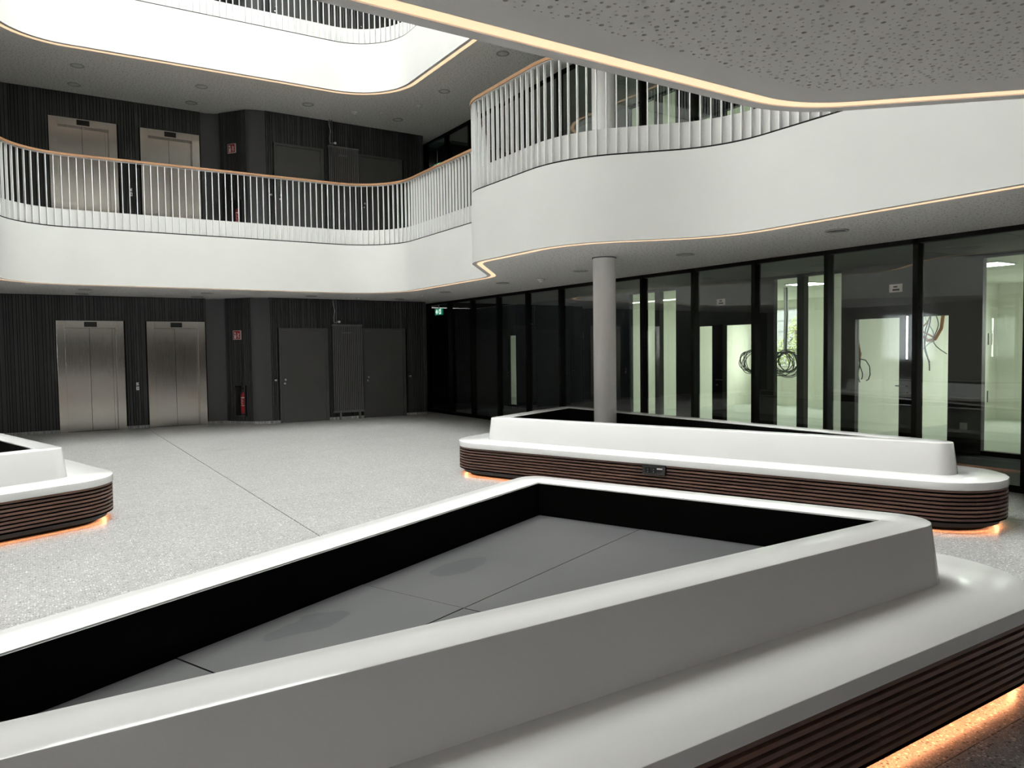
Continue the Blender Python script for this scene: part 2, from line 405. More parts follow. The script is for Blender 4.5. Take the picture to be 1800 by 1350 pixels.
# perforated near panel: real holes cut in a 12 mm board with a black sheet above for the cavity's shade
def perforated(reg, z):
    def inside(p, mrg):
        # convex-ish region: check against edges
        n = len(reg); c = False
        for k in range(n):
            a, b_ = reg[k], reg[(k + 1) % n]
            if (a[1] > p[1]) != (b_[1] > p[1]) and p[0] < (b_[0] - a[0]) * (p[1] - a[1]) / (b_[1] - a[1]) + a[0]: c = not c
            ab = Vector(b_) - Vector(a); t = max(0, min(1, (Vector(p) - Vector(a)).dot(ab) / ab.length_squared))
            if (Vector(p) - Vector(a) - ab * t).length < mrg: return False
        return c
    rnd = random.Random(3); G = {}; holes = []
    def ok(p, r, sp):
        cx, cy = int(p[0] / .05), int(p[1] / .05)
        for i in range(-2, 3):
            for j in range(-2, 3):
                for q, rr in G.get((cx + i, cy + j), ()):
                    d2 = (q[0] - p[0]) ** 2 + (q[1] - p[1]) ** 2
                    if d2 < (r + rr + .012) ** 2 or (rr == r and d2 < sp * sp): return False
        return True
    for r, dens, sp in ((.0104, 125, .070), (.0072, 230, .044), (.0043, 340, .027)):
        got = []
        tries = int(dens * 13 * 5); need = int(dens * 13)
        for _ in range(tries):
            if len(got) >= need: break
            p = (rnd.uniform(.3, 5.3), rnd.uniform(.1, 2.35))
            if not inside(p, r + .006) or not ok(p, r, sp): continue
            got.append((p, r)); G.setdefault((int(p[0] / .05), int(p[1] / .05)), []).append((p, r)); holes.append((p, r))
    vs = [Vector(p) for p in reg]; es = [(k, (k + 1) % len(reg)) for k in range(len(reg))]
    rings = []
    for p, r in holes:
        ns = 10 if r > .008 else (8 if r > .005 else 6); i = len(vs)
        for k in range(ns):
            a = 2 * math.pi * k / ns; vs.append(Vector((p[0] + r * math.cos(a), p[1] + r * math.sin(a))))
        es += [(i + k, i + (k + 1) % ns) for k in range(ns)]; rings.append((i, ns))
    faces = []
    ov, oe, of, iv, ie, if_ = delaunay_2d_cdt(vs, es, [], 1, 1e-7)
    own = {}
    for q, (i, ns) in enumerate(rings):
        for k in range(ns): own[i + k] = q
    src = [o[0] if o else -1 for o in iv]
    for t in of:
        hs = {own.get(src[k], -1) for k in t}
        if len(hs) == 1 and -1 not in hs: continue
        faces.append(tuple(t))
    mb = MB(); mb.v = [(v.x, v.y, z) for v in ov]
    for t in faces:
        a, b_, c = (ov[k] for k in t[:3])
        ccw = (b_ - a).cross(c - a) > 0
        mb.f.append(t[::-1] if ccw else t)
    for i, ns in rings:
        j = len(mb.v)
        mb.v += [(vs[i + k].x, vs[i + k].y, z) for k in range(ns)] + [(vs[i + k].x, vs[i + k].y, z + .0125) for k in range(ns)]
        mb.f += [(j + k, j + (k + 1) % ns, j + ns + (k + 1) % ns, j + ns + k) for k in range(ns)]
    return mb, len(holes)
pm, nh = perforated(PERF, ZS[0])
print('holes', nh, 'faces', len(pm.f))
part('perforated_board', pm, 'soffit_smooth', CEIL[0])
part('cavity_shade', MB().poly([(0.2, 0.0), (5.5, 0.0), (5.5, 0.5), (3.6, 2.36), (0.2, 2.36)], [], ZS[0] + .014, up=False), 'gap_black', CEIL[0])  # black sheet painted as the unlit void behind the holes

# ------------------------------------------------------------------ railings
def railing(k, label, nmax, seen):
    z = ZS[k]; t = thing('balcony_railing', (3.0, 14.9, z + .98), label, 'railing')
    lp = void(.03, 16)
    part('handrail', MB().loft([at_z(void(-.004, 16), z + 2.185), at_z(void(.064, 16), z + 2.185), at_z(void(.064, 16), z + 2.225), at_z(void(-.004, 16), z + 2.225), at_z(void(-.004, 16), z + 2.185)]), 'oak', t, True)
    part('top_flat', MB().loft([at_z(void(.008, 16), z + 2.170), at_z(void(.052, 16), z + 2.170), at_z(void(.052, 16), z + 2.185), at_z(void(.008, 16), z + 2.185), at_z(void(.008, 16), z + 2.170)]), 'rail_white', t, True)
    me = MB().box(-.006, .006, -.020, .020, 0, 1.185).mesh('baluster', 'rail_white')
    P = walk(lp, .1155, .03)
    sel = [q for q in P if seen(q[0])]; rest = [q for q in P if not seen(q[0])]
    sel, extra = sel[:nmax], sel[nmax:]
    for p, u in sel:
        o = link('baluster', me, t); o.location = (p.x, p.y, z + .986); o.rotation_euler = (0, 0, math.atan2(u.y, u.x))
    mb = MB()
    for p, u in rest + extra:
        mb.obox((p.x, p.y, z + .986 + .5925), (u.x, u.y, 0), (-u.y, u.x, 0), (0, 0, 1), .006, .020, .5925)
    o = part('balusters', mb, 'rail_white', t); o['kind'] = 'stuff'
railing(0, 'white baluster railing with oak handrail around the first-floor balcony', 290, lambda p: p.x > -0.6 and p.y > 3.0)
railing(1, 'white baluster railing at the top edge of the picture, second floor', 200, lambda p: p.y > 11.0)

# ------------------------------------------------------------------ back wall with slats (three storeys)
slat_count = 0
def seg_wall(w, p0, p1, z0, openings, slats=True, htop=2.80, mt='gap_black', joint=None):
    """straight wall piece; openings are (s0, s1, zlow, zhigh) along it"""
    global slat_count
    p0 = Vector(p0); p1 = Vector(p1); u = (p1 - p0).normalized(); L = (p1 - p0).length; nrm = Vector((-u.y, u.x)); rz = math.atan2(u.y, u.x)
    mb = MB()
    def bx(s0, s1, za, zb, d0=0.0, d1=0.16):
        c = p0 + u * (s0 + s1) / 2 + nrm * (d0 + d1) / 2
        mb.obox((c.x, c.y, z0 + (za + zb) / 2), (u.x, u.y, 0), (nrm.x, nrm.y, 0), (0, 0, 1), (s1 - s0) / 2, (d1 - d0) / 2, (zb - za) / 2)
    cuts = sorted({0.0, L} | {o[0] for o in openings} | {o[1] for o in openings})
    for a, b_ in zip(cuts, cuts[1:]):
        if b_ - a < 1e-4: continue
        blk = [o for o in openings if o[0] < (a + b_) / 2 < o[1]]
        if not blk: bx(a, b_, 0, htop)
        else:
            o = blk[0]
            if o[2] > 0: bx(a, b_, 0, o[2])
            if o[3] < htop: bx(a, b_, o[3], htop)
    part('wall_backing', mb, mt, w)
    # skirting
    for a, b_ in zip(cuts, cuts[1:]):
        if any(o[0] < (a + b_) / 2 < o[1] and o[2] <= 0.06 for o in openings): continue
        c = p0 + u * (a + b_) / 2 - nrm * .012
        ubox('skirting', 'terrazzo', (c.x, c.y, z0 + .03), (b_ - a - .004, .024, .06), rz, w)
    if not slats: return
    s = .004; rnd = random.Random(int(p0.x * 100) + 5)
    while s < L - .02:
        wd = min(rnd.choice((.030, .036, .036, .046, .052, .075)), L - s); gap = .011
        ivs = [(.062, htop - .012)]
        for o in openings:
            if s + wd > o[0] + .001 and s < o[1] - .001:
                new = []
                for a, b_ in ivs:
                    if o[3] <= a or o[2] >= b_: new.append((a, b_)); continue
                    if o[2] > a + .03: new.append((a, o[2]))
                    if o[3] < b_ - .03: new.append((o[3], b_))
                ivs = new
        c = p0 + u * (s + wd / 2) - nrm * .011
        for a, b_ in ivs:
            o = ubox('slat', 'slat_dark', (c.x, c.y, z0 + (a + b_) / 2), (wd, .022, b_ - a), rz, w); slat_count += 1
        s += wd + gap
def arc_panel(w, pts, z0, htop=2.80):
    mb = MB(); pr = []
    n = len(pts)
    L0 = [Vector(p) for p in pts]
    off = []
    for k in range(n):
        t = (L0[min(k + 1, n - 1)] - L0[max(k - 1, 0)]).normalized(); off.append(L0[k] + Vector((-t.y, t.x)) * .05)
    mb.prism([tuple(p) for p in L0] + [tuple(p) for p in off[::-1]], z0 + .062, z0 + htop - .012)
    part('corner_panel', mb, 'panel_grey', w, True)
    mb = MB(); mb.prism([tuple(p) for p in L0] + [tuple(p) for p in off[::-1]], z0, z0 + .06); part('skirting', mb, 'terrazzo', w, True)
def bez(a, c, b_, n=8):
    a, c, b_ = Vector(a), Vector(c), Vector(b_)
    return [tuple(a * (1 - t) ** 2 + c * 2 * t * (1 - t) + b_ * t * t) for t in [k / n for k in range(n + 1)]]
YE, YD = 17.64, 16.83
EX = ((0.42, 1.63), (2.065, 3.235)); DX = ((4.62, 5.745), (6.58, 7.68))
NP0, NP1 = Vector((3.64, 17.50)), Vector((4.06, 16.97)); NU = (NP1 - NP0).normalized(); NN = Vector((NU.y, -NU.x)) * 1.0
if NN.y > 0: NN = -NN
NL = (NP1 - NP0).length
NICHE = (NL * .33, NL * .33 + .26, .17, .86)
def back_wall(k):
    z0 = ZF[k]; w = struct('wall_back')
    ht = ZS[k] - z0
    seg_wall(w, (X0, YE), (3.26, YE), z0, [(a - X0, b_ - X0, 0, 2.27) for a, b_ in EX] if k < 2 else [], htop=ht)
    arc_panel(w, bez((3.26, YE), (3.50, YE), tuple(NP0)), z0, ht)
    seg_wall(w, tuple(NP0), tuple(NP1), z0, [NICHE], htop=ht)
    arc_panel(w, bez(tuple(NP1), (4.17, YD), (4.45, YD)), z0, ht)
    seg_wall(w, (4.45, YD), (8.25, YD), z0, [(a - 4.45, b_ - 4.45, 0, 2.12) for a, b_ in DX], htop=ht)
    part('wall_return', MB().box(8.20, 8.25, YD, YE + .1, z0, z0 + ht), 'slat_dark', w)
    part('wall_return', MB().box(8.20, XG + .1, YE, YE + .1, z0, z0 + ht), 'slat_dark', w)
    part('wall_core', MB().box(X0, 8.25, YE + .32, YE + .40, z0, z0 + ht), 'gap_black', w)
    return w
for k in range(3): back_wall(k)

# ------------------------------------------------------------------ elevators
def elevator(x0, x1, k, label):
    z = ZF[k]; t = thing('elevator', ((x0 + x1) / 2, YE, z), label, 'elevator'); y = YE - .022
    fw = .15
    for a, b_ in ((x0, x0 + fw), (x1 - fw, x1)):
        bevel(part('door_jamb', MB().box(a, b_, y, YE + .13, z, z + 2.27), 'stainless', t), .003)
    h = part('door_header', MB().box(x0 + fw + .001, x1 - fw - .001, y, YE + .13, z + 2.125, z + 2.27), 'stainless', t)
    cx = (x0 + x1) / 2
    part('floor_display', MB().box(cx - .115, cx + .115, y - .006, y, z + 2.147, z + 2.250), 'display_black', h)
    xm = cx - .02
    part('door_leaf', MB().box(x0 + fw - .02, xm - .003, YE + .085, YE + .12, z + .012, z + 2.14), 'stainless', t)
    part('door_leaf', MB().box(xm + .003, x1 - fw - .06, YE + .085, YE + .12, z + .012, z + 2.14), 'stainless', t)
    part('door_leaf_edge', MB().box(x1 - fw - .056, x1 - fw + .02, YE + .10, YE + .13, z + .012, z + 2.14), 'stainless', t)
    part('door_sill', MB().box(x0 + fw, x1 - fw, YE + .02, YE + .15, z, z + .010), 'steel_dark', t)
    part('shaft_lining', MB().box(x0, x1, YE + .14, YE + .17, z, z + 2.27), 'gap_black', t)
elevator(*EX[0], 0, 'stainless steel lift doors on the ground floor, left of the call buttons')
elevator(*EX[1], 0, 'stainless steel lift doors on the ground floor, right of the call buttons')
elevator(*EX[0], 1, 'stainless steel lift doors behind first-floor railing, farther from the fire sign')
elevator(*EX[1], 1, 'stainless steel lift doors behind first-floor railing, nearer the fire sign')
for k, lab in ((0, 'pair of small square call buttons between the ground-floor lifts'), (1, 'pair of small square call buttons between the first-floor lifts')):
    z = ZF[k]; t = thing('call_buttons', (1.855, YE - .03, z + .86), lab, 'button')
    for q, zz in enumerate((.905, .815)):
        p = bevel(part('button_plate', MB().box(1.828, 1.882, YE - .036, YE - .020, z + zz, z + zz + .075), 'chrome' if q == 0 else 'white_plastic', t), .003)
        part('button', MB().lathe([(.016, 0), (.016, .004)], (1.855, YE - .036, z + zz + .037), 14, 'y'), 'white_plastic' if q == 0 else 'chrome', p)

# ------------------------------------------------------------------ grey doors
def grey_door(n, x0, x1, k):
    z = ZF[k]; d = struct('door_%d' % n)
    y = YD
    for a, b_ in ((x0, x0 + .045), (x1 - .07, x1)): part('door_frame', MB().box(a, b_, y - .03, y + .10, z, z + 2.12), 'door_grey', d)
    part('door_frame', MB().box(x0 + .045, x1 - .07, y - .03, y + .10, z + 2.065, z + 2.12), 'door_grey', d)
    lf = bevel(part('door_leaf', MB().box(x0 + .049, x1 - .074, y - .018, y + .03, z + .008, z + 2.06), 'door_grey', d), .003)
    part('knob', MB().lathe([(.012, 0), (.012, .03), (.026, .035), (.026, .055), (.018, .062)], (x0 + .12, y - .018, z + .965), 16, 'y'), 'chrome', lf, True)
    part('lock_plate', MB().lathe([(.024, 0), (.024, .010), (.018, .013)], (x0 + .115, y - .018, z + .885), 16, 'y'), 'chrome', lf, True)
    for zz in (.25, 1.78):
        part('hinge', MB().lathe([(.011, -.07), (.011, .07)], (x1 - .072, y - .032, z + zz + .07), 10), 'steel_dark', d, True)
n = 1
for k in range(3):
    for a, b_ in DX: grey_door(n, a, b_, k); n += 1
for k, x, lab in ((0, 4.525, 'small round door stop knob left of the left ground-floor grey door'), (0, 7.78, 'small round door stop knob right of the right ground-floor grey door'),
                  (1, 4.525, 'small round door stop knob left of the left first-floor grey door')):
    tag(part('door_stop', MB().lathe([(.022, 0), (.022, .01), (.012, .014), (.012, .05), (.024, .055), (.024, .075), (.015, .082)], (x, YD - .02, ZF[k] + .96), 16, 'y'), 'chrome', None, True), lab, 'door stop')

# ------------------------------------------------------------------ radiators between the doors
def radiator(k, lab):
    z = ZF[k]; x0, x1 = 5.83, 6.53; t = thing('radiator', ((x0 + x1) / 2, YD - .10, z), lab, 'radiator'); yc = YD - .095
    for zz in (.185, 2.185):
        part('header_tube', MB().tube([(x0 - .01, yc, z + zz), (x1 + .02, yc, z + zz)], .022, 10), 'radiator_grey', t, True)
    N = 16
    me = MB().lathe([(.0135, .16), (.0135, 2.20)], (0, 0, 0), 10).mesh('tube', 'radiator_grey', True)
    for q in range(N):
        o = link('tube', me, t); o.location = (x0 + .012 + (x1 - x0 - .02) * q / (N - 1), yc - .012, z)
    for q in (.13, .60):
        part('foot', MB().box(x0 + q, x0 + q + .035, yc - .02, yc + .02, z, z + .17), 'radiator_grey', t)
    for q in (0.045, .095):
        part('pipe', MB().tube([(x0 + q, yc, z + 2.19), (x0 + q, yc, z + 2.78)], .010, 8), 'radiator_grey', t, True)
    part('bracket', MB().box(x0 + .25, x0 + .45, yc, YD, z + 2.0, z + 2.03), 'radiator_grey', t)
    v = part('valve', MB().tube([(x0 + .095, yc - .01, z + 2.26), (x0 + .125, yc - .012, z + 2.265)], .013, 8), 'chrome', t, True)
    part('thermostat_head', MB().lathe([(.012, 0), (.024, .006), (.026, .04), (.022, .056), (.010, .062)], (x0 + .125, yc - .012, z + 2.265), 14, 'x'), 'white_plastic', v, True)
    pts = [(x0 + .02, yc + .02, z + 2.78), (x0 + .022, yc - .01, z + 2.66), (x0 + .058, yc - .02, z + 2.52), (x0 + .03, yc - .01, z + 2.36), (x0 + .035, yc - .01, z + 2.26), (x0 + .09, yc - .015, z + 2.245)]
    part('wire', MB().tube(pts, .004, 5), 'cable_light', t, True)
radiator(0, 'tall dark tubular radiator between the two ground-floor grey doors')
radiator(1, 'tall dark tubular radiator between the two first-floor grey doors')
radiator(2, 'tall dark tubular radiator on the second floor, top of the picture')

# ------------------------------------------------------------------ fire extinguishers, niches, signs
def on_diag(s, d, z): p = NP0 + NU * s + NN * d; return (p.x, p.y, z)
def extinguisher(k, lab, lab2):
    z = ZF[k]; s0, s1, a, b_ = NICHE; w = s1 - s0; mb = MB()
    nb = MB()
    def q(s, d, zc, hs, hd, hz, B): B.obox(on_diag(s, d, z + zc), (NU.x, NU.y, 0), (NN.x, NN.y, 0), (0, 0, 1), hs, hd, hz)
    q((s0 + s1) / 2, -.19, (a + b_) / 2, w / 2, .005, (b_ - a) / 2, nb)
    for s in (s0 + .004, s1 - .004): q(s, -.085, (a + b_) / 2, .004, .108, (b_ - a) / 2, nb)
    for zz in (a + .004, b_ - .004): q((s0 + s1) / 2, -.085, zz, w / 2 - .008, .108, .004, nb)
    o = struct('trim_%d' % (10 + k), nb, 'panel_grey'); o['label'] = 'recessed wall niche for the extinguisher'
    c = on_diag((s0 + s1) / 2 + .02, -.085, z + a + .008)
    t = thing('fire_extinguisher', c, lab, 'fire extinguisher')
    x, y, zz = c
    part('cylinder', MB().lathe([(.060, 0.0), (.066, .012), (.067, .40), (.060, .43), (.035, .455), (.022, .465), (.022, .48)], (x, y, zz + .05), 24), 'red_paint', t, True)
    part('base_ring', MB().lathe([(.062, 0), (.062, .05)], c, 24), 'black_plastic', t, True)
    hd = part('valve_head', MB().lathe([(.024, 0), (.026, .03), (.016, .05), (.016, .06)], (x, y, zz + .53), 14), 'black_plastic', t, True)
    part('lever', MB().obox((x, y, zz + .60), (NU.x, NU.y, 0), (NN.x, NN.y, 0), (0, 0, 1), .012, .055, .006), 'chrome', hd)
    pts = [(x + NN.x * .02, y + NN.y * .02, zz + .55), (x - NU.x * .07 + NN.x * .03, y - NU.y * .07 + NN.y * .03, zz + .50), (x - NU.x * .082 + NN.x * .02, y - NU.y * .082 + NN.y * .02, zz + .35), (x - NU.x * .078 + NN.x * .02, y - NU.y * .078 + NN.y * .02, zz + .18)]
    part('hose', MB().tube(pts, .010, 8), 'black_plastic', t, True)
    for za, zb in ((.345, .368), (.17, .182)):
        part('label_band', MB().lathe([(.0678, za), (.0678, zb)], (x, y, zz + .05), 24), 'sign_white', t, True)
    for q_ in range(4):
        p = Vector((x, y)) + NN * .0672
        part('label_print', MB().obox((p.x + NU.x * (.005 - .012 * (q_ % 2)), p.y + NU.y * (.005 - .012 * (q_ % 2)), zz + .05 + .215 + .032 * q_), (NU.x, NU.y, 0), (NN.x, NN.y, 0), (0, 0, 1), .014, .002, .009), 'sign_white', t)
    # sign
    sc = NL * .5 + .0; zc = z + 1.97; t = thing('fire_extinguisher_sign', on_diag(sc, .03, zc - .1), lab2, 'sign')
    def pl(name, s, d, zz_, hs, hz, mt, par, hd_=.002):
        B = MB(); B.obox(on_diag(sc + s, d, zz_ + zc), (NU.x, NU.y, 0), (NN.x, NN.y, 0), (0, 0, 1), hs, hd_, hz); return part(name, B, mt, par)
    pl('sign_back', 0, .032, 0, .105, .100, 'sign_white', t, .008)
    rp = pl('sign_plate', -.005, .0425, 0, .090, .090, 'sign_red', t)
    # extinguisher pictogram and flames
    pl('icon_body', -.042, .0465, -.028, .026, .050, 'sign_white', rp); pl('icon_head', -.042, .0465, .045, .014, .018, 'sign_white', rp)
    pl('icon_nozzle', -.066, .0465, .050, .012, .006, 'sign_white', rp); pl('icon_gap', -.042, .0485, .008, .014, .008, 'black', rp)
    for q_, (s, zz_) in enumerate(((.036, .035), (.048, .018), (.038, .0), (.028, -.022), (.05, -.03), (.04, -.06))):
        B = MB(); a_ = .6 if q_ % 2 else -.6
        uu = Vector((NU.x * math.cos(a_), NU.y * math.cos(a_), math.sin(a_))); vv = Vector((-NU.x * math.sin(a_), -NU.y * math.sin(a_), math.cos(a_)))
        B.obox(on_diag(sc + s, .0465, zz_ + zc), uu, (NN.x, NN.y, 0), vv, .020, .002, .007); part('icon_flame', B, 'sign_white', rp)
extinguisher(0, 'red fire extinguisher standing in the ground-floor wall niche', 'red square fire extinguisher sign on the ground-floor slatted wall')
extinguisher(1, 'red fire extinguisher half hidden behind the first-floor railing', 'red square fire extinguisher sign above the first-floor railing')

# ------------------------------------------------------------------ ceiling fittings
me_ring = MB().lathe([(.085, .0), (.118, .0), (.122, -.006), (.118, -.010), (.09, -.010), (.085, -.004)], (0, 0, 0), 28).mesh('downlight_ring', 'lamp_ring', True)
me_lens = MB().lathe([(.087, .0), (.087, -.004)], (0, 0, 0), 28).mesh('downlight_lens', 'white_plastic', True)
def downlight(x, y, k, lab):
    z = ZS[k]; t = thing('downlight', (x, y, z), lab, 'downlight', 'recessed ceiling downlights')
    for nm, me in (('trim_ring', me_ring), ('lens', me_lens)):
        o = link(nm, me, t); o.location = (x, y, z - .001)
for x, y, k, lab in [
    (7.25, 4.88, 0, 'round downlight above the right end of the far planter bench, nearest of the ground-floor row'),
    (7.25, 7.08, 0, 'round downlight just right of the round column under the first-floor soffit'),
    (7.25, 9.30, 0, 'round downlight just left of the round column top, ground floor'),
    (7.25, 11.6, 0, 'round downlight beside the smoke detector, ground-floor soffit along the glass wall'),
    (7.25, 13.85, 0, 'round downlight under the inner bend of the light line, ground floor'),
    (7.2, 16.0, 0, 'round downlight in front of the right ground-floor grey door'),
    (5.13, 16.0, 0, 'round downlight in front of the left ground-floor grey door'),
    (3.0, 16.0, 0, 'round downlight over the right ground-floor lift, farther from the wall'),
    (3.0, 17.07, 0, 'round downlight over the right ground-floor lift, close to the wall'),
    (0.87, 16.0, 0, 'round downlight over the left ground-floor lift, farther from the wall'),
    (0.87, 17.07, 0, 'round downlight over the left ground-floor lift, close to the wall'),
    (7.25, 11.5, 1, 'round downlight in the first-floor ceiling, nearest the near handrail top'),
    (7.25, 13.75, 1, 'round downlight in the first-floor ceiling beside the bend of the second-floor light line'),
    (7.2, 15.95, 1, 'round downlight in the first-floor ceiling above the right grey door'),
    (5.13, 15.95, 1, 'round downlight in the first-floor ceiling above the left grey door'),
    (3.0, 15.95, 1, 'round downlight in the first-floor ceiling by the right lift, farther from the wall'),
    (3.0, 17.07, 1, 'round downlight in the first-floor ceiling by the right lift, close to the wall'),
    (0.87, 15.95, 1, 'round downlight in the first-floor ceiling by the left lift, farther from the wall'),
    (0.87, 17.07, 1, 'round downlight in the first-floor ceiling by the left lift, close to the wall')]: downlight(x, y, k, lab)
def detector(x, y, k, lab, s=1.0):
    z = ZS[k]; t = thing('smoke_detector', (x, y, z), lab, 'smoke detector')
    part('base', MB().lathe([(.052 * s, 0), (.054 * s, -.012 * s), (.045 * s, -.02 * s)], (x, y, z), 20), 'white_plastic', t, True)
    part('sensor_head', MB().lathe([(.030 * s, -.02 * s), (.030 * s, -.034 * s), (.022 * s, -.045 * s), (.008 * s, -.048 * s)], (x, y, z), 16), 'white_plastic', t, True)
detector(7.47, 10.69, 0, 'white smoke detector on the soffit left of the column', 1.3)
detector(6.22, 16.1, 0, 'white smoke detector above the ground-floor radiator')
detector(7.23, 14.93, 0, 'tiny white detector near the glass wall corner, ground-floor soffit', .7)
detector(6.16, 15.95, 1, 'white smoke detector on the first-floor ceiling above the radiator', 1.2)
detector(7.2, 14.81, 1, 'white smoke detector on the first-floor ceiling near the glass wall', 1.2)
detector(6.7, 15.72, 1, 'tiny white sensor on the first-floor ceiling between two detectors', .6)

# ------------------------------------------------------------------ column
cx, cy, cr = 6.52, 7.85, .152
for k, lab in ((0, 'round white column rising through the far planter bench'), (1, 'round white column behind the first-floor railing')):
    z0 = ZF[k] + (.0 if k else 0); t = thing('column', (cx, cy, z0), lab, 'column')
    part('shaft', MB().lathe([(cr, z0), (cr, ZS[k] - .014)], (cx, cy, 0), 48), 'column_white', t, True)
    part('shadow_joint', MB().lathe([(cr + .012, ZS[k] - .014), (cr + .012, ZS[k] + .0)], (cx, cy, 0), 48), 'panel_grey', t, True)

# ------------------------------------------------------------------ glass wall on the right, corridor and rooms behind it
MUL = [17.49 - 1.1545 * q for q in range(0, 19)]
def glass_wall(k):
    z0 = ZF[k]; ht = ZS[k] - z0; w = struct('wall_right'); ya, yb = MUL[-1], YE
    part('top_rail', MB().box(XG, XG + .09, ya, yb, z0 + ht - .055, z0 + ht), 'frame_black', w)
    part('bottom_rail', MB().box(XG, XG + .09, ya, yb, z0, z0 + .075), 'frame_black', w)
    for q, y in enumerate(MUL):
        ubox('mullion', 'frame_black', (XG + .05, y, z0 + ht / 2), (.13, .062, ht - .01), 0, w)
        if q < len(MUL) - 1:
            yy = (y + MUL[q + 1]) / 2
            ubox('pane', 'glass_double', (XG + .045, yy, z0 + ht / 2), (.014, 1.1545 - .05, ht - .12), 0, w)
for k in range(3): glass_wall(k)
XB = 11.2; XW = 17.0
FULL = [(12.62, 11.20), (8.78, 7.45), (5.28, 4.25), (1.9, 0.6)]
DOORS = [(10.72, 9.28, 10.08), (7.20, 5.74, 6.33), (3.7, 2.3, 3.1)]
def interiors(k):
    z0 = ZF[k]; ht = ZS[k] - z0 + .03
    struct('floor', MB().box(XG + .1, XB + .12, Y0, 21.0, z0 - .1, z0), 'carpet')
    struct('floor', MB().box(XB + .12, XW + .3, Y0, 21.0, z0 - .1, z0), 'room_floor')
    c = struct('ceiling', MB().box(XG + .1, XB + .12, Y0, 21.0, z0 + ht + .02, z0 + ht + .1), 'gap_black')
    for i in range(2):
        for j in range(14):
            xx = XG + .1 + 1.29 * i; yy = Y0 + 3.5 + 1.3 * j
            ubox('ceiling_tile', 'tile_ceiling', (xx + .645, yy + .65, z0 + ht + .01), (1.282, 1.292, .02), 0, c)
    struct('ceiling', MB().box(XB + .12, XW + .3, Y0, 21.0, z0 + ht, z0 + ht + .1), 'room_wall')
    w = struct('wall_corridor')
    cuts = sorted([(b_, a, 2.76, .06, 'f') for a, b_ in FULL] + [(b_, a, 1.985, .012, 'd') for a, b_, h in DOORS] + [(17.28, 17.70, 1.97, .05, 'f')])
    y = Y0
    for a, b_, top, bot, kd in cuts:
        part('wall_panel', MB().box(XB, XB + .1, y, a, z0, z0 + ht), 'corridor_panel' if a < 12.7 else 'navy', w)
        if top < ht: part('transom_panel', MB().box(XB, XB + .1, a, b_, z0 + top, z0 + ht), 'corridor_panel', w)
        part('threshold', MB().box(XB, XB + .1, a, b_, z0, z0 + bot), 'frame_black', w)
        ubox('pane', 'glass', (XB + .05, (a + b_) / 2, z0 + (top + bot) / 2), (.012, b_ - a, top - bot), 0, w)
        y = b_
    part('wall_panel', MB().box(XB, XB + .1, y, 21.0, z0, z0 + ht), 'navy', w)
    for yy in (11.74, 8.22):
        part('frame_post', MB().box(XB - .01, XB + .11, yy - .07, yy + .07, z0, z0 + ht), 'corridor_panel', w)
    for a, b_, h in DOORS:
        st = part('door_stile', MB().box(XB - .015, XB + .115, h - .13, h + .13, z0, z0 + 2.0), 'frame_black', w)
        d = -1 if h > 8 else 1
        part('lever_handle', MB().tube([(XB - .015, h, z0 + .94), (XB - .06, h, z0 + .94), (XB - .06, h + d * .16, z0 + .94)], .009, 8), 'steel_dark', st, True)
        part('lock_cylinder', MB().lathe([(.014, -.03), (.014, 0)], (XB - .012, h, z0 + .84), 12, 'x'), 'steel_dark', st, True)
        for yy in (b_ - .55,):
            for zz in (.75, 1.55): part('hinge', MB().box(XB - .012, XB, yy, yy + .012, z0 + zz, z0 + zz + .16), 'steel_dark', w)
    # cross walls and outside wall with windows
    for yy in (13.95, 7.72): struct('wall_room', MB().box(XB + .1, XW, yy, yy + .12, z0, z0 + ht), 'room_wall')
    struct('wall_far', MB().box(XB, XW + .3, 21.0, 21.12, z0, z0 + ht), 'room_wall')
    struct('wall_far', MB().box(XG, XB, 19.6, 19.72, z0, z0 + ht), 'navy')
    struct('wall_side', MB().box(XG, XG + .1, YE + .1, 19.6, z0, z0 + ht), 'navy')
    struct('wall_near', MB().box(XG + .1, XW + .3, Y0 - .12, Y0, z0, z0 + ht), 'room_wall')
    ow = struct('wall_outside'); y = Y0
    for n_, (a, b_) in enumerate(((-2.6, -1.4), (1.6, 3.0), (5.4, 6.8), (9.3, 10.1), (12.3, 13.4), (16.0, 17.2))):
        part('wall_pier', MB().box(XW, XW + .25, y, a, z0, z0 + ht), 'room_wall', ow)
        part('wall_sill', MB().box(XW, XW + .25, a, b_, z0, z0 + 1.0), 'room_wall', ow)
        part('wall_head', MB().box(XW, XW + .25, a, b_, z0 + 2.62, z0 + ht), 'room_wall', ow)
        wn = struct('window_%d' % (n_ + 1 + 6 * k))
        for yy in ((a, b_ - .06) if b_ - a < 1.15 else (a, (a + b_) / 2 - .03, b_ - .06)): part('window_frame', MB().box(XW + .1, XW + .17, yy, yy + .06, z0 + 1.0, z0 + 2.62), 'frame_white', wn)
        for zz in (1.0, 2.56): part('window_frame', MB().box(XW + .1, XW + .17, a + .06, b_ - .06, z0 + zz, z0 + zz + .06), 'fascia_white', wn)
        part('window_pane', MB().box(XW + .13, XW + .14, a + .06, b_ - .06, z0 + 1.06, z0 + 2.56), 'glass_clear', wn)
        y = b_
    part('wall_pier', MB().box(XW, XW + .25, y, 21.0, z0, z0 + ht), 'room_wall', ow)
for k in range(2): interiors(k)
struct('wall_upper', MB().box(XB, XB + .1, Y0, 21.0, ZF[2], ZS[2]), 'corridor_panel')
struct('floor', MB().box(XG + .1, XB + .12, Y0, 21.0, ZF[2] - .1, ZF[2]), 'carpet')
struct('roof', MB().box(XG + .1, XW + .3, Y0, 21.0, ZS[2], ZS[2] + .2), 'corridor_panel')

